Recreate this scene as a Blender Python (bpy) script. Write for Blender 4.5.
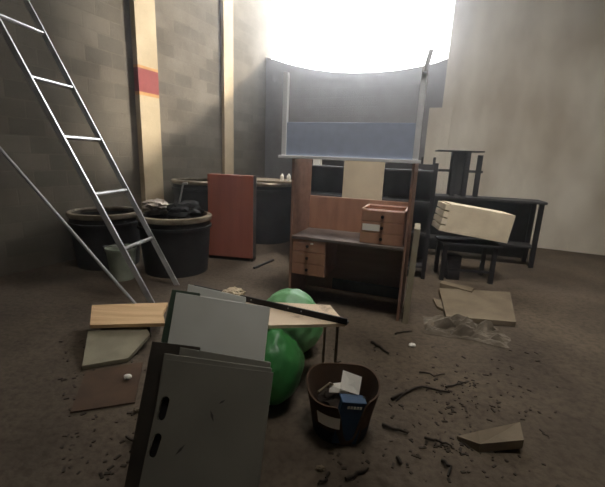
import bpy, bmesh, math, random
from mathutils import Vector, Matrix, noise
R = math.radians
random.seed(7)
for o in list(bpy.data.objects): bpy.data.objects.remove(o)
scn = bpy.context.scene
col = scn.collection

# ---------------------------------------------------------------- camera
CAM = Vector((0, 0, 1.55)); FPX = 365.0
RM = Matrix.Rotation(R(90 - 13.2), 4, 'X') @ Matrix.Rotation(R(2.3), 4, 'Z')
cd = bpy.data.cameras.new('camera'); cam = bpy.data.objects.new('camera', cd); col.objects.link(cam)
cam.matrix_world = Matrix.Translation(CAM) @ RM
cd.sensor_fit = 'HORIZONTAL'; cd.sensor_width = 36; cd.lens = 36 * FPX / 605; cd.clip_start = .05
scn.camera = cam

# ---------------------------------------------------------------- world, lights, exposure
scn.view_settings.view_transform = 'Standard'; scn.view_settings.look = 'None'
scn.view_settings.exposure = 0.0; scn.view_settings.gamma = 1
w = bpy.data.worlds.new('overcast'); scn.world = w; w.use_nodes = True
bgn = w.node_tree.nodes['Background']; bgn.inputs[0].default_value = (.97, .985, 1, 1); bgn.inputs[1].default_value = 11.0
def area(name, loc, target, sx, sy, watts, c=(1, 1, 1), spread=180):
    l = bpy.data.lights.new(name, 'AREA'); l.shape = 'RECTANGLE'; l.size = sx; l.size_y = sy; l.energy = watts; l.color = c; l.spread = R(spread)
    o = bpy.data.objects.new(name, l); col.objects.link(o); o.location = loc
    o.rotation_euler = (Vector(target) - Vector(loc)).to_track_quat('-Z', 'Y').to_euler(); return o
area('skylight_over_hall', (1.3, 2.3, 8.3), (1.9, 5.8, .9), 2.2, 2.2, 175, (1, .96, .90), 78)
area('skylight_behind', (-1.5, -0.6, 8.4), (-1.0, 3.2, 0), 2.5, 3.0, 10, (1, .95, .88))
sl = bpy.data.lights.new('hazy_sun', 'SUN'); sl.energy = 8.0; sl.angle = R(6); sl.color = (1, .93, .82)
so = bpy.data.objects.new('hazy_sun', sl); col.objects.link(so); so.location = (4, 14, 12)
_a = R(25); _d = -Vector((math.sin(_a), math.cos(_a), 0)) - .85*Vector((math.cos(_a), -math.sin(_a), 0)) + Vector((0, 0, -.49))
so.rotation_euler = _d.to_track_quat('-Z', 'Y').to_euler()

# ---------------------------------------------------------------- pixel helpers (photo frame -> world point on a real plane)
def ray(px, py): return RM.to_3x3() @ Vector(((px - 302.5) / FPX, -(py - 243.5) / FPX, -1))
def on_z(px, py, z=0.0):
    d = ray(px, py); return CAM + d * ((z - CAM.z) / d.z)
def on_y(px, py, y):
    d = ray(px, py); return CAM + d * (y / d.y)
def on_plane(px, py, p, n):
    d = ray(px, py); return CAM + d * ((Vector(p) - CAM).dot(n) / d.dot(n))

# ---------------------------------------------------------------- materials
def lin(c):
    f = lambda v: v / 12.92 if v <= .04045 else ((v + .055) / 1.055) ** 2.4
    return tuple(f(v / 255) for v in c) + (1,)
MATS = {}
def mat(name, c, c2=None, scale=6, rough=.75, metal=0, bump=.0, detail=6, stretch=None, contrast=(.35, .65), spec=.3):
    if name in MATS: return MATS[name]
    m = bpy.data.materials.new(name); m.use_nodes = True; nt = m.node_tree; b = nt.nodes['Principled BSDF']
    b.inputs['Roughness'].default_value = rough; b.inputs['Metallic'].default_value = metal
    b.inputs['Specular IOR Level'].default_value = spec
    if c2 is None: c2 = tuple(v * .78 for v in c)
    tc = nt.nodes.new('ShaderNodeTexCoord'); mp = nt.nodes.new('ShaderNodeMapping')
    if stretch: mp.inputs['Scale'].default_value = stretch
    nt.links.new(tc.outputs['Object'], mp.inputs[0])
    nz = nt.nodes.new('ShaderNodeTexNoise'); nz.inputs['Scale'].default_value = scale; nz.inputs['Detail'].default_value = detail
    nt.links.new(mp.outputs[0], nz.inputs['Vector'])
    cr = nt.nodes.new('ShaderNodeValToRGB'); cr.color_ramp.elements[0].position = contrast[0]; cr.color_ramp.elements[1].position = contrast[1]
    cr.color_ramp.elements[0].color = lin(c2); cr.color_ramp.elements[1].color = lin(c)
    nt.links.new(nz.outputs['Fac'], cr.inputs[0]); nt.links.new(cr.outputs[0], b.inputs['Base Color'])
    if bump:
        bp = nt.nodes.new('ShaderNodeBump'); bp.inputs['Strength'].default_value = bump; bp.inputs['Distance'].default_value = .02
        nt.links.new(nz.outputs['Fac'], bp.inputs['Height']); nt.links.new(bp.outputs[0], b.inputs['Normal'])
    MATS[name] = m; return m

def block_mat(name, c1, c2, mortar, msize=.012, bump=.4):
    m = bpy.data.materials.new(name); m.use_nodes = True; nt = m.node_tree; b = nt.nodes['Principled BSDF']
    N = nt.nodes.new; L = nt.links.new
    b.inputs['Roughness'].default_value = .92; b.inputs['Specular IOR Level'].default_value = .15
    tc = N('ShaderNodeTexCoord'); sp = N('ShaderNodeSeparateXYZ'); cb = N('ShaderNodeCombineXYZ')
    L(tc.outputs['Object'], sp.inputs[0]); L(sp.outputs['X'], cb.inputs['X']); L(sp.outputs['Z'], cb.inputs['Y'])
    br = N('ShaderNodeTexBrick'); br.inputs['Scale'].default_value = 1; br.inputs['Brick Width'].default_value = .42; br.inputs['Row Height'].default_value = .21
    br.inputs['Mortar Size'].default_value = msize; br.inputs['Mortar Smooth'].default_value = .6
    br.inputs['Color1'].default_value = lin(c1); br.inputs['Color2'].default_value = lin(c2); br.inputs['Mortar'].default_value = lin(mortar)
    L(cb.outputs[0], br.inputs['Vector'])
    nz = N('ShaderNodeTexNoise'); nz.inputs['Scale'].default_value = 1.7; nz.inputs['Detail'].default_value = 8; nz.inputs['Roughness'].default_value = .65
    L(tc.outputs['Object'], nz.inputs['Vector'])
    cr = N('ShaderNodeValToRGB'); cr.color_ramp.elements[0].position = .3; cr.color_ramp.elements[1].position = .72
    cr.color_ramp.elements[0].color = (.62, .60, .57, 1); cr.color_ramp.elements[1].color = (1, 1, 1, 1)
    L(nz.outputs['Fac'], cr.inputs[0])
    mx = N('ShaderNodeMix'); mx.data_type = 'RGBA'; mx.blend_type = 'MULTIPLY'; mx.inputs['Factor'].default_value = 1
    L(br.outputs['Color'], mx.inputs['A']); L(cr.outputs[0], mx.inputs['B']); L(mx.outputs['Result'], b.inputs['Base Color'])
    bp = N('ShaderNodeBump'); bp.inputs['Strength'].default_value = bump; bp.inputs['Distance'].default_value = .012; bp.invert = True
    L(br.outputs['Fac'], bp.inputs['Height']); L(bp.outputs[0], b.inputs['Normal'])
    return m

def floor_mat():
    m = bpy.data.materials.new('dirty_concrete_floor'); m.use_nodes = True; nt = m.node_tree; b = nt.nodes['Principled BSDF']
    N = nt.nodes.new; L = nt.links.new
    b.inputs['Roughness'].default_value = .9; b.inputs['Specular IOR Level'].default_value = .12
    tc = N('ShaderNodeTexCoord')
    a = N('ShaderNodeTexNoise'); a.inputs['Scale'].default_value = 1.3; a.inputs['Detail'].default_value = 8; a.inputs['Roughness'].default_value = .6
    c = N('ShaderNodeTexNoise'); c.inputs['Scale'].default_value = 22; c.inputs['Detail'].default_value = 6
    L(tc.outputs['Object'], a.inputs['Vector']); L(tc.outputs['Object'], c.inputs['Vector'])
    r1 = N('ShaderNodeValToRGB'); r1.color_ramp.elements[0].position = .32; r1.color_ramp.elements[1].position = .68
    r1.color_ramp.elements[0].color = lin((72, 63, 54)); r1.color_ramp.elements[1].color = lin((104, 92, 78))
    r2 = N('ShaderNodeValToRGB'); r2.color_ramp.elements[0].position = .33; r2.color_ramp.elements[1].position = .55
    r2.color_ramp.elements[0].color = (.55, .53, .5, 1); r2.color_ramp.elements[1].color = (1, 1, 1, 1)
    L(a.outputs['Fac'], r1.inputs[0]); L(c.outputs['Fac'], r2.inputs[0])
    mx = N('ShaderNodeMix'); mx.data_type = 'RGBA'; mx.blend_type = 'MULTIPLY'; mx.inputs['Factor'].default_value = .8
    L(r1.outputs[0], mx.inputs['A']); L(r2.outputs[0], mx.inputs['B']); L(mx.outputs['Result'], b.inputs['Base Color'])
    bp = N('ShaderNodeBump'); bp.inputs['Strength'].default_value = .35; bp.inputs['Distance'].default_value = .02
    L(c.outputs['Fac'], bp.inputs['Height']); L(bp.outputs[0], b.inputs['Normal'])
    return m

M_block = block_mat('concrete_block', (124, 116, 104), (102, 96, 86), (118, 111, 99), bump=.15)
M_block_back = block_mat('grey_block', (140, 140, 143), (136, 136, 139), (141, 141, 144), bump=.12)
M_plaster = mat('stained_plaster', (228, 221, 206), (190, 179, 161), 1.3, .9, bump=.1, detail=8, stretch=(1, 1, .45))
M_cream = mat('cream_paint', (192, 174, 142), (170, 151, 120), 2.5, .8)
M_red = mat('red_paint', (150, 74, 70), (132, 62, 58), 4, .8)
M_orange = mat('orange_paint', (214, 160, 96), None, 4, .8)
M_roof = mat('roof_sheet', (120, 118, 114), None, 3)
M_wood = mat('reddish_veneer', (176, 132, 106), (158, 114, 92), 4, .6, stretch=(3, 3, .6))
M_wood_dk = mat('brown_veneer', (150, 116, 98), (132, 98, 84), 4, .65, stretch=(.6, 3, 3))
M_wood_red = mat('red_brown_veneer', (156, 92, 72), (140, 80, 62), 2.5, .55, stretch=(3, 3, .4))
M_pink = mat('pale_pink_edge', (250, 222, 206), (238, 206, 188), 8, .8)
M_top = mat('dusty_desktop', (112, 98, 90), (88, 76, 70), 4, .7)
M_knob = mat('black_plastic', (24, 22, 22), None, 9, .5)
M_blk = mat('black_metal', (40, 39, 40), (28, 27, 27), 7, .6)
M_dark = mat('sooty_steel', (62, 60, 60), (44, 42, 42), 5, .7)
M_vat = mat('dark_vat_steel', (52, 50, 50), (34, 33, 33), 4, .55, metal=.2)
M_rim = mat('worn_steel_rim', (178, 166, 146), (112, 100, 84), 5, .4, metal=.5)
M_beige = mat('beige_board', (205, 190, 160), (190, 174, 146), 3, .8)
M_crate = mat('cream_wood', (230, 216, 190), (212, 197, 170), 5, .8)
M_slat = mat('tan_slat', (168, 146, 116), (130, 110, 84), 8, .8)
M_white = mat('white_metal', (242, 242, 242), (228, 228, 230), 5, .5)
M_blue = mat('blue_fabric', (172, 184, 208), (164, 175, 198), 12, .95)
M_paper = mat('white_paper', (248, 243, 232), (240, 234, 222), 3, .8)
M_panel_lit = mat('grey_panel_lit', (186, 186, 178), (174, 174, 165), 3, .45)  # paler copy for the rear panels, their stronger light put into the colour
M_panel_dim = mat('grey_board', (112, 109, 98), (102, 99, 88), 3, .55)  # darker copy for the front panels, their weaker light put into the colour
M_scuff = mat('dark_scuff', (56, 54, 48), None, 20, .8)
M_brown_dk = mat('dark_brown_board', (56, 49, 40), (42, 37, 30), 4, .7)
M_green_dk = mat('dark_green_board', (58, 74, 58), (44, 58, 44), 5, .7)
M_sack = mat('green_plastic_sack', (66, 142, 74), (42, 108, 52), 5, .4, bump=.3, spec=.5)
M_sack_l = mat('pale_green_sack', (120, 176, 122), (84, 146, 90), 5, .45, bump=.3, spec=.5)
M_plank = mat('tan_plank', (206, 172, 130), (184, 148, 106), 3, .8, stretch=(.6, 6, 6))
M_bench = mat('speckled_pale_board', (222, 200, 172), (150, 124, 100), 9, .8, contrast=(.28, .42))
M_alu = mat('aluminium', (196, 196, 196), (168, 168, 168), 6, .35, metal=.6)
M_card = mat('brown_cardboard', (86, 64, 47), (66, 50, 37), 6, .9)
M_card_in = mat('dark_cardboard', (50, 40, 32), None, 6, .9)
M_navy = mat('navy_print', (30, 38, 52), None, 6, .7)
M_blue_box = mat('blue_print', (44, 74, 104), (36, 62, 90), 6, .6)
M_twig = mat('dark_twig', (50, 42, 34), (34, 28, 22), 12, .9)
M_crumb = mat('grey_plaster_rubble', (122, 112, 98), (88, 79, 67), 8, .9, bump=.4)
M_slab = mat('dusty_board', (130, 117, 97), (108, 95, 77), 4, .9)
M_greybd = mat('dusty_grey_green_board', (146, 138, 116), (118, 110, 92), 4, .9)
M_foam = mat('cream_foam', (226, 212, 184), (190, 170, 140), 9, .9, bump=.4)
M_plastic = mat('white_plastic_film', (196, 184, 170), (128, 114, 102), 7, .6, bump=.4)
M_rag = mat('black_rag', (34, 33, 34), (22, 21, 22), 9, .8, bump=.4)
M_bucket = mat('pale_green_plastic', (170, 178, 160), None, 5, .6)
M_leg = mat('dull_brown_leg', (124, 108, 88), None, 6, .8)
M_soil = mat('dry_litter', (60, 50, 40), (40, 33, 26), 20, .95)

# ---------------------------------------------------------------- mesh helpers
class MB:
    def __init__(s): s.bm = bmesh.new()
    def box(s, x0, x1, y0, y1, z0, z1, bev=0.0, mtx=None):
        r = bmesh.ops.create_cube(s.bm, size=1); vs = r['verts']
        bmesh.ops.transform(s.bm, verts=vs, matrix=Matrix.Translation(((x0+x1)/2, (y0+y1)/2, (z0+z1)/2)) @ Matrix.Diagonal((x1-x0, y1-y0, z1-z0, 1)))
        if bev:
            es = list({e for v in vs for e in v.link_edges})
            q = bmesh.ops.bevel(s.bm, geom=es, offset=bev, segments=2, affect='EDGES', profile=.5); vs = list({v for f in q['faces'] for v in f.verts} | {v for v in vs if v.is_valid})
        if mtx is not None: bmesh.ops.transform(s.bm, verts=[v for v in vs if v.is_valid], matrix=mtx)
        return s
    def tube(s, pts, r, n=8, cap=True):
        pts = [Vector(p) for p in pts]; rs = r if isinstance(r, (list, tuple)) else [r]*len(pts); rings = []
        for i, p in enumerate(pts):
            t = (pts[min(i+1, len(pts)-1)] - pts[max(i-1, 0)]).normalized()
            a = t.cross(Vector((0, 0, 1)) if abs(t.z) < .9 else Vector((1, 0, 0))).normalized(); b = t.cross(a)
            rings.append([s.bm.verts.new(p + (a*math.cos(k*2*math.pi/n) + b*math.sin(k*2*math.pi/n))*rs[i]) for k in range(n)])
        for i in range(len(rings)-1):
            for k in range(n): s.bm.faces.new((rings[i][k], rings[i][(k+1) % n], rings[i+1][(k+1) % n], rings[i+1][k]))
        if cap: s.bm.faces.new(rings[0][::-1]); s.bm.faces.new(rings[-1])
        return s
    def lathe(s, prof, n=48, c=(0, 0), sy=1.0, a0=0, a1=360):
        full = abs(a1-a0-360) < 1e-6; m = n if full else n+1; rings = []
        for r, z in prof:
            rings.append([s.bm.verts.new((c[0]+r*math.cos(R(a0+(a1-a0)*k/n)), c[1]+sy*r*math.sin(R(a0+(a1-a0)*k/n)), z)) for k in range(m)])
        for i in range(len(rings)-1):
            for k in range(n):
                q = (rings[i][k], rings[i][(k+1) % m], rings[i+1][(k+1) % m], rings[i+1][k])
                s.bm.faces.new(q)
        return s
    def prism(s, poly, d):
        """poly: 3D points; extrude by vector d"""
        a = [s.bm.verts.new(Vector(p)) for p in poly]; b = [s.bm.verts.new(Vector(p)+Vector(d)) for p in poly]; n = len(poly)
        s.bm.faces.new(a); s.bm.faces.new(b[::-1])
        for i in range(n): s.bm.faces.new((a[i], b[i], b[(i+1) % n], a[(i+1) % n]))
        return s
    def blob(s, c, rad, amp=.1, freq=3, sub=4, seed=0, flat=None):
        r = bmesh.ops.create_icosphere(s.bm, subdivisions=sub, radius=1)
        for v in r['verts']:
            d = v.co.normalized(); k = 1 + amp*noise.noise(d*freq + Vector((seed*7.3, seed*3.1, seed))) + amp*.5*noise.noise(d*freq*2.7 + Vector((seed, 5, 9)))
            p = Vector((d.x*rad[0]*k, d.y*rad[1]*k, d.z*rad[2]*k)) + Vector(c)
            if flat is not None and p.z < flat: p.z = flat + (p.z-flat)*.04
            v.co = p
        return s
    def build(s, name, m, parent=None, smooth=False, loc=None):
        bmesh.ops.recalc_face_normals(s.bm, faces=s.bm.faces)
        me = bpy.data.meshes.new(name)
        if loc is not None: bmesh.ops.translate(s.bm, verts=s.bm.verts, vec=-Vector(loc))
        s.bm.to_mesh(me); s.bm.free()
        ms = m if isinstance(m, (list, tuple)) else [m]
        for q in ms: me.materials.append(q)
        if smooth:
            for p in me.polygons: p.use_smooth = True
            me.set_sharp_from_angle(angle=R(40))
        o = bpy.data.objects.new(name, me); col.objects.link(o)
        if parent: o.parent = parent
        if loc is not None: o.location = loc
        return o
def tag(o, label=None, cat=None, group=None, kind=None):
    if label: o['label'] = label
    if cat: o['category'] = cat
    if group: o['group'] = group
    if kind: o['kind'] = kind
    return o
def thing(name, label, cat, loc=(0, 0, 0), rz=0, group=None):
    o = bpy.data.objects.new(name, None); col.objects.link(o); o.empty_display_size = .1
    o.location = loc; o.rotation_euler = (0, 0, R(rz)); return tag(o, label, cat, group)
def copy_tree(o, parent=None):
    c = o.copy(); col.objects.link(c); c.parent = parent
    for ch in list(o.children): copy_tree(ch, c)
    return c
def relabel(o, label): o['label'] = label; return o

# ---------------------------------------------------------------- structure
YAW = -25.0                                   # the hall is turned 25 degrees to the camera
LD = Vector((math.sin(R(25)), math.cos(R(25)), 0)); BD = Vector((math.cos(R(25)), -math.sin(R(25)), 0))
CORNER = Vector((-1.07, 9.75, 0)); HT = 8.5
def struct(o): return tag(o, kind='structure')
fl = MB(); fl.prism([CORNER + LD*a + BD*b for a, b in ((.0, 0), (0, 11), (-14, 11), (-14, 0))], (0, 0, -.2)); struct(fl.build('floor', floor_mat()))
ce = MB(); ce.prism([CORNER + LD*a + BD*b + Vector((0, 0, HT)) for a, b in ((.3, -.3), (.3, 11.3), (-14.3, 11.3), (-14.3, -.3))], (0, 0, .15)); struct(ce.build('ceiling', M_roof))
def wall_obj(name, m, origin, xdir, poly, thick):
    """poly in (along, up); thickness on +local y"""
    b = MB(); b.prism([(a, 0, h) for a, h in poly], (0, thick, 0)); o = b.build(name, m)
    x = xdir.normalized(); zz = Vector((0, 0, 1)); y = zz.cross(x)
    o.matrix_world = Matrix.Translation(origin) @ Matrix((x, y, zz)).transposed().to_4x4(); return struct(o)
wall_obj('wall_left', M_block, CORNER - LD*14, LD, [(0, -.2), (14.25, -.2), (14.25, HT), (0, HT)], .25)
BW = 4.22
sill = [(0, 3.92), (.25, 3.84), (.7, 3.70), (1.2, 3.58), (1.7, 3.49), (2.2, 3.44), (2.7, 3.42), (3.2, 3.43), (3.7, 3.48), (4.0, 3.53), (BW, 3.60)]  # rounded lower edge of the window glare is put into the sill shape
wall_obj('wall_back', M_block_back, CORNER, BD, [(0, -.2), (BW, -.2)] + sill[::-1], .25)
wall_obj('trim_3', M_roof, CORNER, BD, [(0, 7.6), (BW, 7.6), (BW, HT), (0, HT)], .25)
wall_obj('wall_right', M_plaster, CORNER + BD*BW, BD, [(0, -.2), (6.9, -.2), (6.9, HT), (0, HT)], .25)
wall_obj('wall_east', M_plaster, CORNER + BD*11, -LD, [(0, -.2), (14.2, -.2), (14.2, HT), (0, HT)], .25)
wall_obj('wall_front', M_block, CORNER + BD*11.2 - LD*14, -BD, [(0, -.2), (11.5, -.2), (11.5, HT), (0, HT)], .25)
# plastered lower part of the back wall, proud of the blocks
wall_obj('trim_4', M_plaster, CORNER + BD*3.98 - LD*.06, BD, [(0, 0), (.45, 0), (.45, 2.66), (0, 2.66)], .08)
def wall_t(px, py):                            # where a pixel's ray meets the left wall, measured along the wall
    n = BD; p = on_plane(px, py, CORNER, n); return (p - CORNER).dot(LD), p.z
t0, z0 = wall_t(144, 75)
# pilaster beside the vat: cream with a red band between two orange lines
b = MB(); PW, PD = .40, .10
zb = 2.42
for (za, zc, mi) in ((0, zb, 0), (zb, zb+.05, 1), (zb+.05, zb+.40, 2), (zb+.40, zb+.44, 1), (zb+.44, HT-.01, 0)):
    n0 = len(b.bm.faces); b.box(-PW/2, PW/2, -PD, .0, za, zc); b.bm.faces.ensure_lookup_table()
    for f in b.bm.faces[n0:]: f.material_index = mi
o = b.build('trim_1', [M_cream, M_orange, M_red]); struct(o)
RW = Matrix((LD, Vector((0, 0, 1)).cross(LD), Vector((0, 0, 1)))).transposed().to_4x4()
o.matrix_world = Matrix.Translation(CORNER + LD*t0) @ RW
t1, _ = wall_t(226, 60)
o = MB().box(-.16, .16, -.07, 0, 0, HT-.01).build('trim_2', M_cream); struct(o); o.matrix_world = Matrix.Translation(CORNER + LD*t1) @ RW

# ---------------------------------------------------------------- desk with hutch
DFR = on_z(401, 322, 0); DX = Vector((math.cos(R(20)), -math.sin(R(20)), 0)); DY = Vector((math.sin(R(20)), math.cos(R(20)), 0))
DFL = DFR - DX*1.22; W = 1.22; D = .55
desk = thing('writing_desk', 'tall wooden desk with raised sides, low drawers at left and open knee space', 'desk', DFL, -20)
MB().box(0, .025, 0, D, 0, 1.54, .003).build('side_panel', M_wood_dk, desk)
sp = MB().box(W-.05, W-.025, 0, D, 0, 1.54, .003).build('side_panel', M_wood_dk, desk)
MB().box(.025, W-.05, -.01, D-.02, .72, .75, .004).build('desktop', M_top, desk)
MB().box(.025, W-.05, D-.02, D, .75, 1.13, .003).build('back_panel', M_wood, desk)
MB().box(.025, W-.05, D-.06, D-.04, .04, .72).build('modesty_panel', M_wood_dk, desk)
MB().box(.40, W-.05, D-.20, D-.17, .10, .22).build('foot_rail', M_dark, desk)
du = MB().box(.028, .40, .02, D-.08, .33, .72, .002).build('drawer_case', M_wood_dk, desk)
for i in range(3):
    d = MB().box(.034, .394, -.002, .019, .335+.128*i, .458+.128*i, .003).build('drawer', M_wood, desk)
    k = MB(); k.tube([(.205, -.001, .397+.128*i), (.205, -.022, .397+.128*i)], [.012, .017], 12); k.build('knob', M_knob, d, smooth=True)
tag(MB().box(.235, .265, -.006, -.0025, .675, .69).build('sticker', M_paper, desk), 'small pale sticker on the top low drawer')
# small drawer box on the desktop
def dpt(x, y, z): return DFL + DX*x + DY*y + Vector((0, 0, z))
bx = thing('drawer_box', 'small wooden box of three drawers standing on the desk right end', 'drawer box', dpt(.735, .05, .751), -20)
bw, bd, bh = .42, .36, .335
b = MB(); b.box(0, .015, 0, bd, 0, bh); b.box(bw-.015, bw, 0, bd, 0, bh); b.box(.015, bw-.015, bd-.012, bd, 0, bh); b.box(.015, bw-.015, 0, bd-.012, 0, .012); b.box(.015, bw-.015, .012, bd-.012, bh-.045, bh-.035)
b.build('case', M_wood, bx)
b = MB(); b.box(0, .016, -.012, bd, bh, bh+.012); b.box(bw-.016, bw, -.012, bd, bh, bh+.012); b.box(.016, bw-.016, bd-.014, bd, bh, bh+.012); b.box(.016, bw-.016, -.012, .006, bh, bh+.006)
tag(b.build('rim', M_pink, bx), 'pale pink rim of the open top')
for i in range(3):
    d = MB().box(.004, bw-.004, -.016, -.001, .004+.110*i, .109+.110*i, .003).build('drawer', M_wood, bx)
    k = MB(); k.tube([(.21, -.015, .056+.110*i), (.21, -.035, .056+.110*i)], [.012, .017], 12); k.build('knob', M_knob, d, smooth=True)
tag(MB().box(.02, .19, -.019, -.0165, .130, .195).build('label_slip', M_paper, bx), 'white paper slip on the middle drawer')
# loose board standing beside the desk
b = MB(); b.box(0, .055, -.02, .34, 0, .95, .003)
lb = b.build('loose_board', mat('pale_olive_board', (168, 158, 136), (146, 136, 114), 4, .8)); lb.location = dpt(W+.012, 0, 0); lb.rotation_euler = (0, R(1.0), R(-17))
tag(lb, 'pale greenish board standing on edge against the desk right side', 'board')

# blue partition board on top of the desk
pz = 1.541
part = thing('partition_screen', 'blue fabric screen between two tall white posts on top of the desk', 'screen', dpt(-.145, .0, pz), -20)
PWD = 1.385
MB().box(0, PWD, -.03, .05, 0, .03, .004).build('bottom_rail', M_white, part)
MB().box(.075, PWD-.075, -.002, .026, .03, .348, .003).build('fabric_panel', M_blue, part)
for x in (.045, PWD-.075+.02): MB().box(x-.02, x+.03, -.012, .038, .03, .81, .005).build('post', M_white, part)
b = MB(); b.tube([(PWD-.045, -.015, .76), (PWD-.03, -.02, .84), (PWD-.012, -.022, .93)], .020, 8); b.build('post_bracket', M_white, part)

# things behind the desk
c0 = on_y(361, 200, 4.75)
bd_ = MB().box(-.26, .26, -.015, .015, 0, 1.7, .003).build('upright_board', M_beige); bd_.location = (c0.x, 4.75, .004); bd_.rotation_euler = (R(-2), 0, R(-18))
tag(bd_, 'beige upright board standing behind the desk, seen below the blue screen', 'board')
def rack(x, y, rz, label, w=1.0, h=1.55):
    t = thing('steel_rack', label, 'rack', (x, y, 0), rz, 'steel racks behind the desk')
    for sx in (0, w-.05):
        for sy in (0, .4): MB().box(sx, sx+.05, sy, sy+.05, 0, h).build('post', M_blk, t)
    for z in (.15, .6, 1.02, 1.42): MB().box(.0, w, .0, .45, z, z+.03).build('shelf', M_dark, t)
    MB().box(.01, w-.01, .43, .45, .15, h-.02).build('back_sheet', M_dark, t)
    return t
rack(-.20, 5.45, -20, 'dark steel shelf rack behind the desk left half')
rack(.95, 5.02, -20, 'dark steel shelf rack behind the desk right half', w=.78)
p = on_y(318, 164, 5.35)
o = MB().box(-.06, .06, -.04, .04, 0, .10, .004).build('box', M_paper); o.location = (p.x, 5.62, 1.451); o.rotation_euler = (0, 0, R(-20))
tag(o, 'small white box on the rack shelf just under the blue screen', 'box')

# ---------------------------------------------------------------- red-brown cabinet
ca, cb_ = on_z(209, 258, 0), on_z(252.5, 262, 0)
rz = math.degrees(math.atan2(cb_.y-ca.y, cb_.x-ca.x)); cw = (cb_-ca).length; chh = 1.27
cab = thing('cabinet', 'tall red-brown wooden cabinet standing alone between the vats and the desk', 'cabinet', ca, rz)
MB().box(0, cw, 0, .02, .05, chh, .003).build('front_panel', M_wood_red, cab)
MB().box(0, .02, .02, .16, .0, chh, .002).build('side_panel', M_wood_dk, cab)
MB().box(cw-.02, cw, .02, .16, .0, chh, .002).build('side_panel', M_brown_dk, cab)  # right side in darker brown, shadow at that edge put into the colour
MB().box(.02, cw-.02, .02, .16, chh-.02, chh).build('top_panel', M_wood_red, cab)
MB().box(.02, cw-.02, .05, .16, .05, .07).build('shelf', M_wood_dk, cab)
MB().box(.0, cw, .012, .045, 0, .05).build('plinth', M_blk, cab)

# ---------------------------------------------------------------- vats
def vat(x, y, r, h, label, sy=1.0):
    t = thing('metal_vat', label, 'vat', (x, y, 0), 0, 'round metal vats')
    b = MB(); b.lathe([(0, .04), (r*.80, .04), (r*.84, .0), (r*.86, .0), (r*.93, h*.5), (r*.965, h-.05), (r*.945, h-.05), (r*.91, h*.5), (r*.83, .09), (0, .09)], 64, sy=sy); b.build('body', M_vat, t, True)
    b = MB(); b.lathe([(r*.945, h-.17), (r*1.0, h-.165), (r*1.0, h-.13), (r*.955, h-.125), (r*.945, h-.17)], 64, sy=sy); b.build('hoop', M_vat, t, True)
    b = MB(); b.lathe([(r*.945, h-.07), (r*1.0, h-.06), (r*1.02, h-.02), (r*1.0, h), (r*.89, h+.004), (r*.88, h-.02), (r*.93, h-.05), (r*.945, h-.07)], 64, sy=sy); tag(b.build('rim', M_rim, t, True), 'broad worn metal rim')
    return t
vc = on_z(175, 214, .76)
vat(vc.x, vc.y, .47, .76, 'big round metal vat in front by the ladder, heaped with rags')
q = on_z(147, 200, .80); vat(-2.72, 4.95, .45, .74, 'round metal vat at far left behind the ladder')
vat(-1.86, 6.60, .50, 1.10, 'dark round vat just behind the cabinet left edge')
vat(-.72, 6.9, .56, 1.10, 'dark round vat right behind the cabinet with boards on top')
vat(.48, 6.75, .55, 1.0, 'dark round vat behind the desk left side')
# boards on the vats behind the cabinet
b = MB(); b.box(-.8, .8, -.40, .46, 0, .03, .004); o = b.build('plank', M_slab); o.location = (-.75, 6.85, 1.106); o.rotation_euler = (0, 0, R(-8)); tag(o, 'dusty wide board lying across the vats behind the cabinet', 'board')
p = on_z(272, 174, 1.12)
for i, dx in enumerate((0, .12)):
    b = MB(); b.lathe([(0, 0), (.035, 0), (.035, .08), (.015, .1), (.015, .12), (0, .12)], 16); o = b.build('bottle', M_paper, smooth=True); o.location = (-.42+dx, 6.75+.02*i, 1.137)
    tag(o, ('small pale bottle on the board behind the cabinet, left of two', 'small pale bottle on the board behind the cabinet, right of two')[i], 'bottle', 'bottles on the vat board')
# heap in the front vat
b = MB(); b.blob((0, 0, 0), (.18, .15, .075), .5, 2.6, 4, 3); o = b.build('plastic_bag', M_plastic, smooth=True); o.location = (vc.x-.31, vc.y+.15, .845); tag(o, 'crumpled whitish plastic bag on the left of the front vat', 'bag')
b = MB(); b.blob((0, 0, 0), (.24, .20, .15), .3, 2.2, 4, 5); o = b.build('rag_heap', M_rag, smooth=True); o.location = (vc.x+.10, vc.y+.10, .77); tag(o, 'black rag heap filling the front vat', 'rags')
b = MB(); b.tube([(0, 0, 0), (.03, .0, .12), (.06, 0, .26)], [.014, .012, .012]); b.tube([(.06, 0, .26), (.12, 0, .27)], .016); o = b.build('metal_lever', M_alu, smooth=True); o.location = (vc.x+.06, vc.y+.0, .90); tag(o, 'short metal lever sticking up from the rags in the vat', 'lever')
# pale bucket at the far left
p = on_z(119, 240, 0.15)
bk = thing('bucket', 'pale green plastic bucket behind the ladder at the left edge', 'bucket', (-2.22, 4.32, 0))
b = MB(); b.lathe([(0, 0), (.13, 0), (.17, .40), (.18, .40), (.18, .37), (.165, .37)], 32); b.lathe([(.155, .39), (.12, .02), (0, .02)], 32); b.build('body', M_bucket, bk, True)
b = MB(); b.tube([(-.175, 0, .38), (-.15, -.12, .43), (0, -.19, .46), (.15, -.12, .43), (.175, 0, .38)], .006, 6); b.build('handle', M_alu, bk, True)

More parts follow.
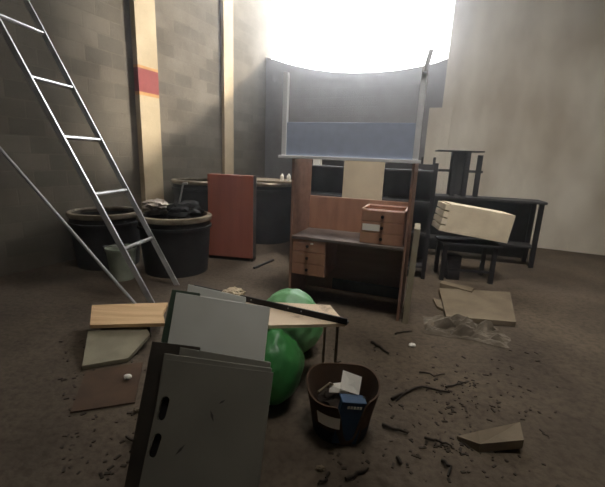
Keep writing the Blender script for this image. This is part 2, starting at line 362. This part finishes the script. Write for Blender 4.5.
# ---------------------------------------------------------------- ladder leaning to the left
ld = thing('ladder', 'light metal ladder leaning to the left in front of the vats', 'ladder', (0, 0, 0))
A0 = on_z(177, 285, 0); B0 = on_z(152, 303, 0)
A1 = on_y(120, 177.5, A0.y + .10); B1 = on_y(120, 246, B0.y + .05)
dA = (A1-A0); dA.normalize(); L = 2.35
dB = dA
def reach(P, d): return (CORNER - P).dot(BD) / d.dot(BD) - .06          # length that brings a leaning pole to rest on the left wall
L = min(reach(A0, dA), reach(B0, dB))
for P in (A0, B0):
    b = MB(); b.prism([P + v for v in (Vector((-.03, -.012, .0)), Vector((.03, -.012, .0)), Vector((.03, .012, .0)), Vector((-.03, .012, .0)))], dA*L); b.build('rail', M_alu, ld)
for s in [.63 + .62*k for k in range(12) if .63 + .62*k < L - .1]:
    b = MB(); b.tube([A0+dA*s, B0+dA*s], .022, 8); b.build('rung', M_alu, ld, True)
b = MB(); C0 = on_z(136, 305, 0); dC = (dA*1.0+Vector((-.25, 0, -.05))).normalized(); b.tube([C0, C0 + dC*reach(C0, dC)], .016, 8); o = b.build('metal_tube', M_alu, smooth=True); tag(o, 'thin metal tube leaning left beside the ladder foot', 'tube')

# ---------------------------------------------------------------- right side: bench, stools, crate
def ry(px, py, y): return on_y(px, py, y)
bench = thing('work_bench', 'dark metal workbench along the right wall carrying black stools', 'workbench', (2.0, 6.05, 0), -16)
MB().box(-.2, 1.75, -.05, .42, 1.0, 1.04, .004).build('bench_top', M_dark, bench)
for x in (.03, 1.66):
    for y in (-.03, .35): MB().box(x, x+.06, y, y+.06, 0, 1.0).build('leg', M_blk, bench)
MB().box(.09, 1.66, .37, .39, .22, .26).build('stretcher', M_blk, bench); MB().box(.05, 1.70, -.0, .36, .30, .33).build('lower_shelf', M_dark, bench); MB().box(-.19, 1.74, .40, .415, .05, .99).build('back_sheet', M_dark, bench)  # back sheet added to darken the space under the bench
def bench_pt(x, y, z): return bench.location + Matrix.Rotation(R(-16), 3, 'Z') @ Vector((x, y, z))
st = thing('stool', 'black metal stool with thin flat top standing on the bench', 'stool', bench_pt(.16, .03, 1.041), -12)
MB().box(-.06, .64, -.03, .33, .70, .72, .006).build('seat', M_blk, st)
for (x0, x1, y) in ((.20, .27, .0), (.38, .45, .0), (.20, .27, .26), (.38, .45, .26)): MB().box(x0, x1, y, y+.05, 0, .70).build('leg', M_blk, st)
MB().box(.0, .68, .10, .14, .38, .42).build('crossbar', M_blk, st); MB().box(.58, .65, .09, .15, .0, .66).build('side_post', M_blk, st)
MB().box(.27, .38, .10, .12, .02, .70).build('infill_plate', M_dark, st)
us = thing('upturned_stool', 'black stool turned upside down at the bench left end', 'stool', bench_pt(-.14, .05, 1.041), -16)
MB().box(0, .24, 0, .28, 0, .03, .004).build('seat', M_blk, us)
for x, y in ((.0, .0), (.19, .0), (.0, .23), (.19, .23)): MB().box(x+.01, x+.04, y+.01, y+.04, .03, .60).build('leg', M_blk, us)
MB().box(.01, .23, .02, .03, .28, .31).build('brace', M_blk, us)

tp = on_y(462, 239, 4.75)
tb = thing('side_table', 'small low dark table under the tilted cream crate', 'table', (tp.x-.26, 4.72, 0), -8)
MB().box(0, .75, 0, .5, .50, .53, .004).build('tabletop', M_blk, tb)
for x in (.03, .66):
    for y in (.03, .42): MB().box(x, x+.05, y, y+.05, 0, .50).build('leg', M_blk, tb)
MB().box(.08, .66, .05, .07, .14, .17).build('stretcher', M_blk, tb)
MB().box(.13, .30, .1, .30, .0, .34, .01).build('stored_tin', M_dark, tb)
# tilted crate with slatted end
cr_ = thing('crate', 'cream wooden crate with slotted end lying tilted on the small table', 'crate', (tp.x-.30, 4.70, .545), -8)
n = Matrix.Rotation(R(9.5), 4, 'Y')
g = bpy.data.objects
def cb(name, m, *a, bev=.003):
    return MB().box(*a, bev).build(name, m, cr_)
cr_.rotation_euler = (0, R(7.5), R(-6)); cr_.location = (tp.x-.31, 4.72, .685)
cb('front_board', M_crate, .05, .86, 0, .018, 0, .37); cb('back_board', M_crate, .05, .86, .40, .418, 0, .37)
cb('bottom_board', M_crate, .05, .86, .018, .40, 0, .016); cb('top_board', M_crate, .05, .86, .018, .40, .354, .37); cb('end_board', M_crate, .842, .86, .018, .40, .016, .354)
for i in range(4): cb('end_slat', M_crate, -.024+.002*i, .05, -.0, .418, .004+.0925*i, .080+.0925*i)
tag(cb('end_liner', M_slat, .03, .048, .002, .416, .002, .368), 'tan board behind the slats')

# boards on the floor at right
def slab(name, px, z, th, m, label, cat, zs=None):
    zs = zs or [z]*len(px); b = MB(); b.prism([on_z(x, y, h) for (x, y), h in zip(px, zs)], (0, 0, -th)); return tag(b.build(name, m), label, cat)
slab('floor_board', [(439, 288), (510, 292), (516, 322), (446, 316)], .06, .05, M_slab, 'dusty square board lying flat on the floor under the small table', 'board')
slab('wood_strip', [(442, 280.5), (474, 288), (472, 291.5), (440, 283)], .075, .06, M_slab, 'narrow wooden strip lying behind the square floor board', 'wood strip')
slab('board_scrap', [(433, 298), (441, 300), (443, 309), (437, 306)], .03, .028, M_slab, 'small board scrap at the left corner of the square floor board', 'board')
def crumple(name, c, sx, sy, h, m, label, cat, seed, rz=0, nn=26):
    b = MB(); vs = {}
    for i in range(nn+1):
        for j in range(nn+1):
            u, v = i/nn*2-1, j/nn*2-1; e = max(0, 1-max(abs(u), abs(v))**4)
            rr = 1 + .22*noise.noise(Vector((u*1.5, v*1.5, seed)))
            vs[i, j] = b.bm.verts.new((u*sx*rr, v*sy*rr, .004 + e*h*(abs(noise.noise(Vector((u*2.6, v*2.6, seed*3.7))))*1.4 + .35*abs(noise.noise(Vector((u*7, v*7, seed)))))))
    for i in range(nn):
        for j in range(nn): b.bm.faces.new((vs[i, j], vs[i+1, j], vs[i+1, j+1], vs[i, j+1]))
    lo = {k: b.bm.verts.new((v.co.x, v.co.y, 0)) for k, v in vs.items() if k[0] in (0, nn) or k[1] in (0, nn)}
    ring = [(i, 0) for i in range(nn)] + [(nn, j) for j in range(nn)] + [(i, nn) for i in range(nn, 0, -1)] + [(0, j) for j in range(nn, 0, -1)]
    for k in range(len(ring)):
        a, c2 = ring[k], ring[(k+1) % len(ring)]; b.bm.faces.new((vs[a], lo[a], lo[c2], vs[c2]))
    b.bm.faces.new([lo[k] for k in ring])
    o = b.build(name, m); o.location = (c.x, c.y, 0.001); o.rotation_euler = (0, 0, R(rz)); return tag(o, label, cat)
crumple('crumpled_sheet', on_z(462, 331, 0), .36, .20, .13, M_crumb, 'crumpled grey sheet heaped on the floor in front of the square board', 'crumpled sheet', 4, -18)
slab('board_chunk', [(457, 436), (478, 431), (520, 422), (524, 440), (480, 444)], .07, .055, M_slab, 'pale broken board chunk on the floor at the lower right edge', 'board', [.02, .075, .10, .09, .055])

# ---------------------------------------------------------------- green sacks, bench board, bar
def sack(c, rad, seed, m, label, knot=None):
    t = thing('sack', label, 'sack', (c[0], c[1], 0), 0, 'green plastic sacks')
    MB().blob((0, 0, c[2]), rad, .07, 1.7, 5, seed, flat=0.002).build('bag', m, t, True)
    if knot:
        b = MB(); k = Vector(knot); b.tube([k, k+Vector((.02, -.01, .05)), k+Vector((.06, -.02, .09))], [.045, .02, .05], 10); b.build('tied_neck', m, t, True)
    return t
s1 = on_y(272, 372, 2.12)
sack((s1.x, 2.12, .235), (.205, .22, .25), 1, M_sack, 'round bulging green plastic sack beside the grey panels')
s2 = on_y(300, 330, 2.72)
sack((s2.x-.09, 2.76, .235), (.27, .24, .27), 2, M_sack_l, 'pale green plastic sack behind the low board bench', None)
bt = thing('plank_bench', 'low bench of a speckled pale board resting on thin legs over the green sack', 'bench', (0, 0, 0))
BZ = .515
b = MB(); b.prism([on_z(x, y, BZ) for x, y in ((214, 299), (330, 305), (346, 323.5), (206, 327))], (0, 0, -.022)); b.build('bench_board', M_bench, bt)
for (px, py) in ((338, 321), (326, 309.5), (225, 305), (222, 323)):
    p = on_z(px, py, BZ-.022); MB().box(p.x-.009, p.x+.009, p.y-.009, p.y+.009, 0, BZ-.022).build('leg', M_leg, bt)
e0, e1 = on_z(196, 287.5, BZ+.016), on_z(348, 322, BZ+.016)
b = MB(); dv = (e1-e0); Lb = dv.length
b.box(0, Lb, -.022, .022, -.013, .0, .002); b.box(0, Lb, -.022, -.012, .0, .03, .002)
o = b.build('metal_bar', M_blk); o.location = e0; o.rotation_euler = (0, 0, math.atan2(dv.y, dv.x)); tag(o, 'black metal angle bar lying across the pale board bench', 'metal bar')
for k, f in enumerate((.42, .66, .74)):
    MB().tube([(Lb*f, -.0225, .012), (Lb*f, -.0255, .012)], .005, 8).build('bolt_head', M_alu, o)
p = on_z(234, 294, BZ+.04)
b = MB(); b.blob((0, 0, 0), (.075, .05, .035), .35, 2.6, 4, 9); o = b.build('foam_scrap', M_foam, smooth=True); o.location = (p.x, p.y-.0, BZ+.052); tag(o, 'crumpled cream foam scrap on the black bar behind the panels', 'foam scrap')

# plank and boards at the left edge
slab('plank', [(92, 305), (168, 302.5), (163, 313), (165, 323), (90, 325)], .17, .03, M_plank, 'tan wooden plank with a broken end at the left edge', 'plank')
slab('support_block', [(100, 316), (150, 314), (150, 322), (100, 324)], .139, .139, M_brown_dk, 'dark timber block under the tan plank', 'timber')
slab('grey_board', [(88, 331), (146, 327), (150, 334), (128, 358), (82, 366)], .06, .03, M_greybd, 'greyish flat board on the floor in front of the tan plank', 'board', [.12, .12, .10, .035, .035])
slab('brown_cardboard', [(86, 372), (143, 362), (135, 402), (70, 412)], .012, .01, M_card, 'flattened brown cardboard on the floor at the left edge', 'cardboard')

# ---------------------------------------------------------------- leaning grey panels
def lean(pt_low, pt_high):                     # plane through two (y, z) points, parallel to x
    d = Vector((0, pt_high[0]-pt_low[0], pt_high[1]-pt_low[1])).normalized()
    return Vector((0, pt_low[0], pt_low[1])), Vector((0, -d.z, d.y))      # point, normal towards the camera
def extend(tl, bl):                            # follow an edge down to the floor
    d = (bl-tl); k = (tl.z-.003)/-d.z if d.z else 1; return tl + d*k
def panel(name, px, plane, off, th, m, label, cat='panel', to_floor=True):
    p, n_ = plane; p = p - n_*off
    q = [on_plane(x, y, p, n_) for x, y in px]          # TL TR BR BL
    if to_floor: q[2] = extend(q[1], q[2]); q[3] = extend(q[0], q[3])
    b = MB(); b.prism(q, -n_*th); es = list(b.bm.edges); bmesh.ops.bevel(b.bm, geom=es, offset=.003, segments=1, affect='EDGES')
    return tag(b.build(name, m), label, cat, 'leaning panels'), q, n_
PC = lean((1.17, 0), (1.61, .55))
# front panel with two slotted holes, cut as a filled curve
p0, n0 = PC
q = [on_plane(x, y, p0, n0) for x, y in ((167, 360), (273, 373), (258, 487), (140, 487))]
q[2] = extend(q[1], q[2]); q[3] = extend(q[0], q[3])
ux = Vector((1, 0, 0)); uy = n0.cross(ux); T = Matrix((ux, uy, n0)).transposed().to_4x4(); T.translation = p0; Ti = T.inverted()
cu = bpy.data.curves.new('panel_outline', 'CURVE'); cu.dimensions = '2D'; cu.fill_mode = 'BOTH'; cu.extrude = .009; cu.bevel_depth = .002
def spl(pts):
    s = cu.splines.new('POLY'); s.points.add(len(pts)-1); s.use_cyclic_u = True
    for a, c in zip(s.points, pts): a.co = (c.x, c.y, 0, 1)
spl([Ti @ v for v in q])
slots = []
for (x0, y0), (x1, y1) in (((166, 401), (162, 416)), ((158, 438), (153, 453))):
    a, c = Ti @ on_plane(x0, y0, p0, n0), Ti @ on_plane(x1, y1, p0, n0); r_ = .021; d = (a-c).normalized(); ang = math.atan2(d.y, d.x)
    pts = [a + Vector((r_*math.cos(ang-math.pi/2+math.pi*k/8), r_*math.sin(ang-math.pi/2+math.pi*k/8), 0)) for k in range(9)] + [c + Vector((r_*math.cos(ang+math.pi/2+math.pi*k/8), r_*math.sin(ang+math.pi/2+math.pi*k/8), 0)) for k in range(9)]
    spl(pts); slots.append(pts)
tmp = bpy.data.objects.new('tmp', cu); col.objects.link(tmp); bpy.context.view_layer.update()
me = bpy.data.meshes.new_from_object(tmp.evaluated_get(bpy.context.evaluated_depsgraph_get())); bpy.data.objects.remove(tmp); bpy.data.curves.remove(cu)
me.materials.clear(); me.materials.append(M_panel_dim)
front = bpy.data.objects.new('panel', me); col.objects.link(front); front.matrix_world = T
tag(front, 'front large grey panel with two oval slots at its left edge', 'panel', 'leaning panels')
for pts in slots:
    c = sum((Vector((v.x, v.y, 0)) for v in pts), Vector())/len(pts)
    b = MB(); b.prism([c + (Vector((v.x, v.y, 0))-c)*1.25 + Vector((0, 0, -.016)) for v in pts], (0, 0, -.004)); b.build('slot_shade', M_knob, front)  # dark sheet stands in for the shade inside the slot
for (xa, ya), (xb, yb), wd in (((211, 410), (214, 422), .006), ((176, 455), (186, 444), .006), ((219, 404), (226, 400), .005)):
    a, c = Ti @ on_plane(xa, ya, p0, n0), Ti @ on_plane(xb, yb, p0, n0); d = (c-a).normalized(); s = Vector((-d.y, d.x, 0))*wd
    b = MB(); b.prism([v + Vector((0, 0, .0112)) for v in (a, (a+c)/2-s, c, (a+c)/2+s)], (0, 0, .0008)); b.build('scuff_mark', M_scuff, front)
panel('panel', [(164, 353), (272, 368), (262, 460), (150, 440)], PC, .035, .012, M_panel_dim, 'grey panel directly behind the slotted front panel, its top edge showing')
panel('panel', [(180, 347), (271, 362), (262, 440), (165, 430)], PC, .065, .012, M_panel_dim, 'grey panel third from the front, between slotted panel and the paler one')
PA = lean((1.30, 0), (1.95, .74))
panel('panel', [(176, 292), (270, 307), (263, 372), (165, 357)], PA, 0.02, .014, M_panel_lit, 'pale grey upper panel leaning behind the slotted ones')
panel('panel', [(188, 284), (246, 297), (242, 340), (182, 325)], PA, .09, .012, M_panel_lit, 'small grey panel sticking up behind the pale grey one')
panel('panel', [(172, 289), (200, 293), (190, 345), (161, 340)], PA, .05, .02, M_green_dk, 'dark green board edge showing left of the pale grey panel')
panel('panel', [(152, 341), (200, 347), (170, 487), (124, 487)], PC, .10, .02, M_brown_dk, 'dark brown board showing left of the slotted grey panel')

# ---------------------------------------------------------------- cardboard tub with rubbish
tc_ = on_z(343, 381, .30)
tub = thing('cardboard_tub', 'round brown cardboard tub full of rubbish in the foreground', 'tub', (tc_.x, tc_.y, 0))
TR = .215
b = MB()
NS = 56; prof = [(.74, 0), (.80, .08), (.88, .17), (.95, .24), (1.0, .30)]
def rimz(a):
    d = (math.degrees(a) - 281 + 180) % 360 - 180
    return 1 - .12*max(0, math.cos(a - R(240)))**2 + .04*math.sin(3*a) - .86*math.exp(-(d/17)**4)
def rad_at(z):
    for (f0, z0), (f1, z1) in zip(prof, prof[1:]):
        if z <= z1: return f0 + (f1-f0)*(z-z0)/(z1-z0)
    return prof[-1][0]
def ring(rf, z0, inner):
    out = []
    for k in range(NS):
        a = 2*math.pi*k/NS; z = z0*rimz(a); r = TR*rad_at(z) - (.010 if inner else 0)
        out.append(b.bm.verts.new((r*math.cos(a), r*math.sin(a), max(z, .004) if inner else z)))
    return out
ro = [ring(f, z, False) for f, z in prof]; ri = [ring(f, z, True) for f, z in prof]
def skin(A, B):
    for k in range(NS): b.bm.faces.new((A[k], A[(k+1) % NS], B[(k+1) % NS], B[k]))
for i in range(len(prof)-1): skin(ro[i], ro[i+1]); skin(ri[i+1], ri[i])
skin(ro[-1], ri[-1]); b.bm.faces.new(ro[0][::-1]); b.bm.faces.new(ri[0])
b.build('tub_wall', M_card, tub, True)
b = MB(); b.lathe([(TR*.745, .002), (TR*.815, .09), (TR*.82, .09), (TR*.75, .002)], 40, a0=306, a1=617); b.build('printed_band', M_navy, tub, True)
# label on the outside front left
b = MB(); a0, a1 = R(222), R(262); pts = []
rows = [(.855, .125), (.93, .205)]
vv = [[b.bm.verts.new(((TR*f+.004)*math.cos(a0+(a1-a0)*k/8), (TR*f+.004)*math.sin(a0+(a1-a0)*k/8), z)) for k in range(9)] for f, z in rows]
vi = [[b.bm.verts.new(((TR*f+.002)*math.cos(a0+(a1-a0)*k/8), (TR*f+.002)*math.sin(a0+(a1-a0)*k/8), z)) for k in range(9)] for f, z in rows]
for k in range(8): b.bm.faces.new((vv[0][k], vv[0][k+1], vv[1][k+1], vv[1][k])); b.bm.faces.new((vi[0][k], vi[1][k], vi[1][k+1], vi[0][k+1]))
tag(b.build('label_sheet', M_paper, tub), 'blank white label on the tub side')
def flat_card(px, z, zs, m, name, label, cat, th=.004, group='white cards in the tub'):
    b = MB(); b.prism([on_z(x, y, h) for (x, y), h in zip(px, zs)], (0, .002, -th)); return tag(b.build(name, m), label, cat, group)
flat_card([(343, 370), (362, 377), (359, 395), (340, 389)], 0, [.345, .335, .25, .26], M_paper, 'paper_card', 'white card standing up among the rubbish in the tub', 'card')
flat_card([(329, 383.5), (345, 382), (348, 393), (329, 392)], 0, [.27, .275, .235, .23], M_paper, 'paper_card', 'white card lying lower at the left inside the tub', 'card')
b = MB(); b.blob((0, .03, 0), (.145, .125, .07), .3, 2.6, 4, 21); o = b.build('rubbish_heap', M_card_in, smooth=True); o.location = (tc_.x, tc_.y, .13); tag(o, 'dark crumpled rubbish filling the tub', 'rubbish', kind=None)
b = MB(); a, c = on_z(318, 392, .30), on_z(330, 383, .28); b.tube([a, c, c+Vector((.06, .03, -.05))], .006, 8); o = b.build('stick', M_slab, smooth=True); tag(o, 'short pale stick poking over the tub rim', 'stick')
# blue carton leaning outside the tub front
bc = thing('carton', 'blue printed carton leaning against the front of the tub', 'carton', (tc_.x+.008, tc_.y-.158, .012), 12)
bc.rotation_euler = (R(4), R(8), R(8))
MB().box(-.070, .070, 0, .045, 0.0, .275, .003).build('box_body', M_blue_box, bc)
for i, (xa, xb) in enumerate(((-.035, -.022), (-.018, -.004), (0, .012), (.016, .030), (.034, .046))): MB().box(xa, xb, -.0016, .0005, .235, .252).build('print_mark', M_paper, bc)
MB().box(-.066, .066, .046, .08, .262, .265).build('lid_flap', M_blue_box, bc)

# ---------------------------------------------------------------- litter on the floor
def twig(px, r, label, group=None, z=.012):
    pts = [on_z(x, y, z) for x, y in px]; fine = []
    for a, c in zip(pts, pts[1:]):
        for k in range(3): fine.append(a.lerp(c, k/3) + Vector((random.uniform(-.008, .008), random.uniform(-.008, .008), random.uniform(0, .006))))
    fine.append(pts[-1]); n = len(fine)
    b = MB(); b.tube(fine, [r*(1-.5*k/n) for k in range(n)], 6); return tag(b.build('twig', M_twig, smooth=True), label, 'twig', group or 'dark twigs on the floor')
twig([(392, 399), (408, 391), (422, 387), (450, 392)], .011, 'long bent dark twig on the open floor right of the tub')
twig([(408, 391), (402, 395), (396, 401)], .007, 'short dark offshoot lying at the bent twig left end')
twig([(382, 425), (394, 429), (408, 433)], .011, 'straight dark twig on the floor right of the tub base')
twig([(371, 342), (380, 347), (389, 353)], .013, 'dark stick on the floor behind the tub')
twig([(425, 437), (436, 441), (452, 446)], .008, 'thin dark twig left of the pale chunk')
twig([(398, 457), (402, 464)], .012, 'stubby dark twig in the lower right foreground')
twig([(346, 480), (356, 474), (368, 468)], .010, 'dark twig at the bottom edge below the tub')
twig([(330, 472), (326, 480), (318, 484)], .008, 'dark twig at the bottom edge left of centre')
twig([(446, 387), (456, 384), (466, 383)], .008, 'thin dark twig above the long bent twig')
twig([(442, 460), (450, 468), (448, 476)], .010, 'curled dark twig near the bottom right corner')
twig([(420, 372), (434, 376), (445, 374)], .006, 'fine twig on the floor below the crumpled sheet')
twig([(395, 334), (402, 332), (412, 331)], .008, 'thin stick by the desk right foot')
p = on_z(412, 347, 0)
b = MB(); b.blob((0, 0, .018), (.028, .02, .018), .3, 3, 3, 8); o = b.build('paper_scrap', M_paper); o.location = (p.x, p.y, 0); tag(o, 'tiny white scrap on the open floor right of the desk', 'scrap', 'small scraps on the floor')
p = on_z(128, 379, .012)
b = MB(); b.blob((0, 0, .018), (.026, .018, .016), .3, 3, 3, 18); o = b.build('paper_scrap', M_paper); o.location = (p.x, p.y, .013); tag(o, 'tiny white scrap on the brown cardboard at left', 'scrap', 'small scraps on the floor')
twig([(150, 404), (143, 416), (139, 428)], .008, 'thin dark twig on the floor left of the slotted panel')
twig([(126, 436), (133, 441), (130, 452)], .007, 'crooked dark twig at the lower left edge')
strip = MB(); a, c = on_z(254, 268, .012), on_z(273, 260, .012); strip.tube([a, c], .018, 8); tag(strip.build('shadow_bar', M_blk, smooth=True), 'short dark bar added for the shadow at the cabinet right foot', 'shadow bar')  # solid bar stands in for the shadow at the cabinet foot
for k, (px, py, lb_) in enumerate(((137, 412, 'small pale scrap on the floor below the brown cardboard'), (149, 385, 'small pale scrap between the cardboard and the leaning panels'), (320, 470, 'small pale scrap on the floor at the bottom edge below the tub'))):
    p = on_z(px, py, 0); q_ = MB(); q_.blob((0, 0, .012), (.022, .014, .012), .35, 3, 3, 30+k); o = q_.build('paper_scrap', M_slab); o.location = (p.x, p.y, .001); tag(o, lb_, 'scrap', 'small scraps on the floor')
b = MB()
for k in range(420):
    px, py = (random.uniform(330, 560), random.uniform(345, 487)) if k < 300 else (random.uniform(60, 150), random.uniform(335, 480))
    if k < 150: px, py = random.gauss(462, 24), random.gauss(random.choice((385, 405, 440, 448)), 6)
    if (px-343)**2 + (py-410)**2 < 45**2: continue
    p = on_z(px, py, 0); s = random.uniform(.004, .014); a = random.uniform(0, 6.28)
    m_ = Matrix.Translation((p.x, p.y, .002)) @ Matrix.Rotation(a, 4, 'Z')
    r_ = bmesh.ops.create_cube(b.bm, size=1, matrix=m_ @ Matrix.Diagonal((s*random.uniform(1, 3), s, s*.5, 1)))
tag(b.build('litter', M_soil), 'scattered dry leaf and chip litter over the dirty floor', 'litter', kind='stuff')

# ---------------------------------------------------------------- haze added through the hall to imitate the window glare
hz = bpy.data.materials.new('glare_haze_volume'); hz.use_nodes = True; nt = hz.node_tree; nt.nodes.clear()
ou = nt.nodes.new('ShaderNodeOutputMaterial'); vs_ = nt.nodes.new('ShaderNodeVolumeScatter')
vs_.inputs['Color'].default_value = (.97, .97, 1, 1); vs_.inputs['Density'].default_value = .021; vs_.inputs['Anisotropy'].default_value = .88
nt.links.new(vs_.outputs[0], ou.inputs['Volume'])
b = MB(); b.prism([CORNER + LD*a + BD*c + Vector((0, 0, -.3)) for a, c in ((.4, -.4), (.4, 11.4), (-14.4, 11.4), (-14.4, -.4))], (0, 0, HT+.6))
tag(b.build('glare_haze', hz), 'thin added haze standing in for the glare around the window', 'haze', kind='stuff')
